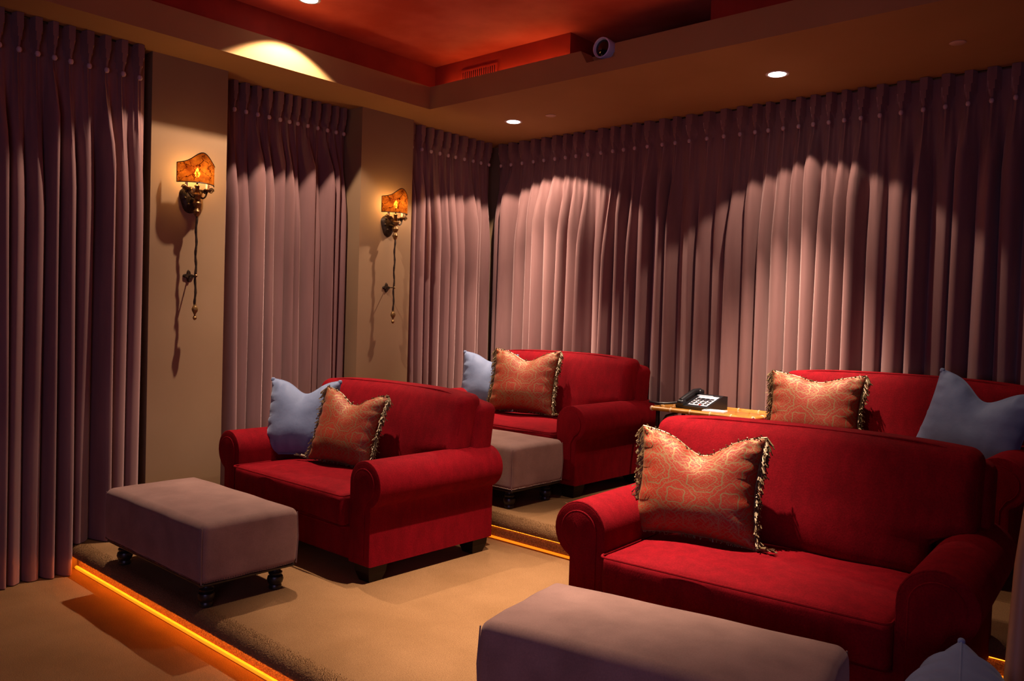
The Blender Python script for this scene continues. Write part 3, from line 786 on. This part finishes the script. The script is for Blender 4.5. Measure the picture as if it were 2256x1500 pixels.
# ------------------------------------------------------------------ bamboo telephone table
def table():
    r = empty('bamboo_table', (-2.715, 5.22, P2)); tag(r, 'small bamboo table with a glossy amber top between the rear sofas', 'table')
    W, D, H = .76, .42, .635
    MB().rbox(0, 0, H - .016, W - .03, D - .03, .018, .004, (2, 2, 1), 2).build('top', 'tabletop', r)
    for (a, b) in (((-W / 2, -D / 2), (W / 2, -D / 2)), ((W / 2, -D / 2), (W / 2, D / 2)), ((W / 2, D / 2), (-W / 2, D / 2)), ((-W / 2, D / 2), (-W / 2, -D / 2))):
        rail = MB().tube([(a[0], a[1], H - .014), (b[0], b[1], H - .014)], .0155, 12).build('bamboo_rail', 'bamboo', r)
        k = 5 if a[1] == b[1] else 3
        for i in range(k + 1):
            t = i / k; p = (a[0] + (b[0] - a[0]) * t, a[1] + (b[1] - a[1]) * t, H - .014)
            MB().lathe([(.0155, -.005), (.0185, -.002), (.0185, .002), (.0155, .005)], c=p, n=12, axis='x' if a[1] == b[1] else 'y').build('node_ring', 'node', rail)
    for sx in (-1, 1):
        for sy in (-1, 1):
            x, y = sx * (W / 2 - .03), sy * (D / 2 - .03)
            lg = MB(); lg.tube([(x, y, 0), (x, y, H - .02)], .015, 10); lo = lg.build('leg', 'brownwood', r)
            for z in (.12, .28, .44): MB().lathe([(.015, -.004), (.018, 0), (.015, .004)], c=(x, y, z), n=10).build('node_ring', 'bamboo', lo)
    for sy in (-1, 1):
        y = sy * (D / 2 - .03)
        MB().tube([(-W / 2 + .03, y, .12), (W / 2 - .03, y, .12)], .010, 8).build('stretcher', 'brownwood', r)
        for s_ in (-1, 1):
            MB().tube([(s_ * (W / 2 - .03), y, H - .17), (s_ * (W / 2 - .10), y, H - .06), (s_ * (W / 2 - .20), y, H - .025)], .008, 7).build('corner_brace', 'brownwood', r)
    return H
tz = P2 + table() - .006
def phone():
    r = empty('desk_telephone', (-2.83, 5.23, tz), math.radians(-8)); tag(r, 'black desk telephone with pale keypad on the bamboo table', 'telephone')
    # wedge body rising to the back
    prof = [(-.10, 0), (-.105, .018), (.07, .085), (.11, .08), (.11, 0)]
    V = [(x, y, z) for x in (-.115, .115) for (y, z) in prof]; n = len(prof)
    F = [(i, (i + 1) % n, n + (i + 1) % n, n + i) for i in range(n)] + [tuple(range(n))[::-1], tuple(n + i for i in range(n))]
    body = MB().add(V, F).build('body', 'black', r, smooth=False)
    sl = math.atan2(.067, .175)
    def onface(u, v, h=.003): return (u, -.105 + v * cos(sl), .018 + v * sin(sl) + h)
    kp = MB(); a, b = .035 - .075, .105
    kp.add([onface(-.035, .02), onface(.105, .02), onface(.105, .155), onface(-.035, .155)], [(0, 1, 2, 3)])
    kp.build('keypad_panel', 'keys', body, smooth=False)
    kb = None
    for i in range(4):
        for j in range(4):
            p = onface(-.018 + .034 * i, .038 + .024 * j, .004)
            if kb is None: kb = MB().rbox(0, 0, 0, .022, .014, .006, .0025, (1, 1, 1), 2).build('key', 'black', body); kb.location = p; kb.rotation_euler = (sl, 0, 0)
            else: part(kb, 'key', body, p, (sl, 0, 0))
    MB().rbox(.035, -.008, .082, .10, .03, .004, .0015, (1, 1, 1), 2).build('screen', 'keys', body)
    k2 = MB().rbox(0, 0, 0, .016, .010, .006, .0025, (1, 1, 1), 2).build('red_key', 'redkey', body); k2.location = onface(.05, .026, .005)
    hs = MB(); hs.tube([(-.078, -.10, .045), (-.078, -.06, .062), (-.078, .03, .098), (-.078, .09, .100)], .017, 10)
    hs.rbox(-.078, -.092, .035, .048, .05, .035, .014, (1, 1, 1), 3).rbox(-.078, .085, .092, .050, .05, .036, .014, (1, 1, 1), 3)
    hd = hs.build('handset', 'black', r)
    cd = MB(); cd.tube([(-.08 - .24 * t, -.10 - .04 * sin(3 * t) - .0, .016 + .02 * (1 - t) ** 3) for t in [i / 20 for i in range(21)]], .0075, 7)
    cd.build('cord', 'black', r)
    r.scale = (1.15, 1.15, 1.15)
phone()
o = MB().rbox(0, 0, .007, .15, .10, .014, .002, (1, 1, 1), 2).build('notepad', 'paper'); o.location = (-2.655, 5.10, tz); o.rotation_euler = (0, 0, math.radians(10)); tag(o, 'white notepad lying on the bamboo table beside the telephone', 'notepad')

# ------------------------------------------------------------------ wooden post beside the standing blue pillow
pp = MB().tube([(-.452, 2.76, P1), (-.449, 2.76, .5), (-.436, 2.76, .9), (-.400, 2.76, 1.3)], lambda t: .030 - .008 * t, 16)
o = pp.build('wooden_post', 'post'); tag(o, 'smooth tan wooden post standing beside the blue pillow on the carpet', 'post')
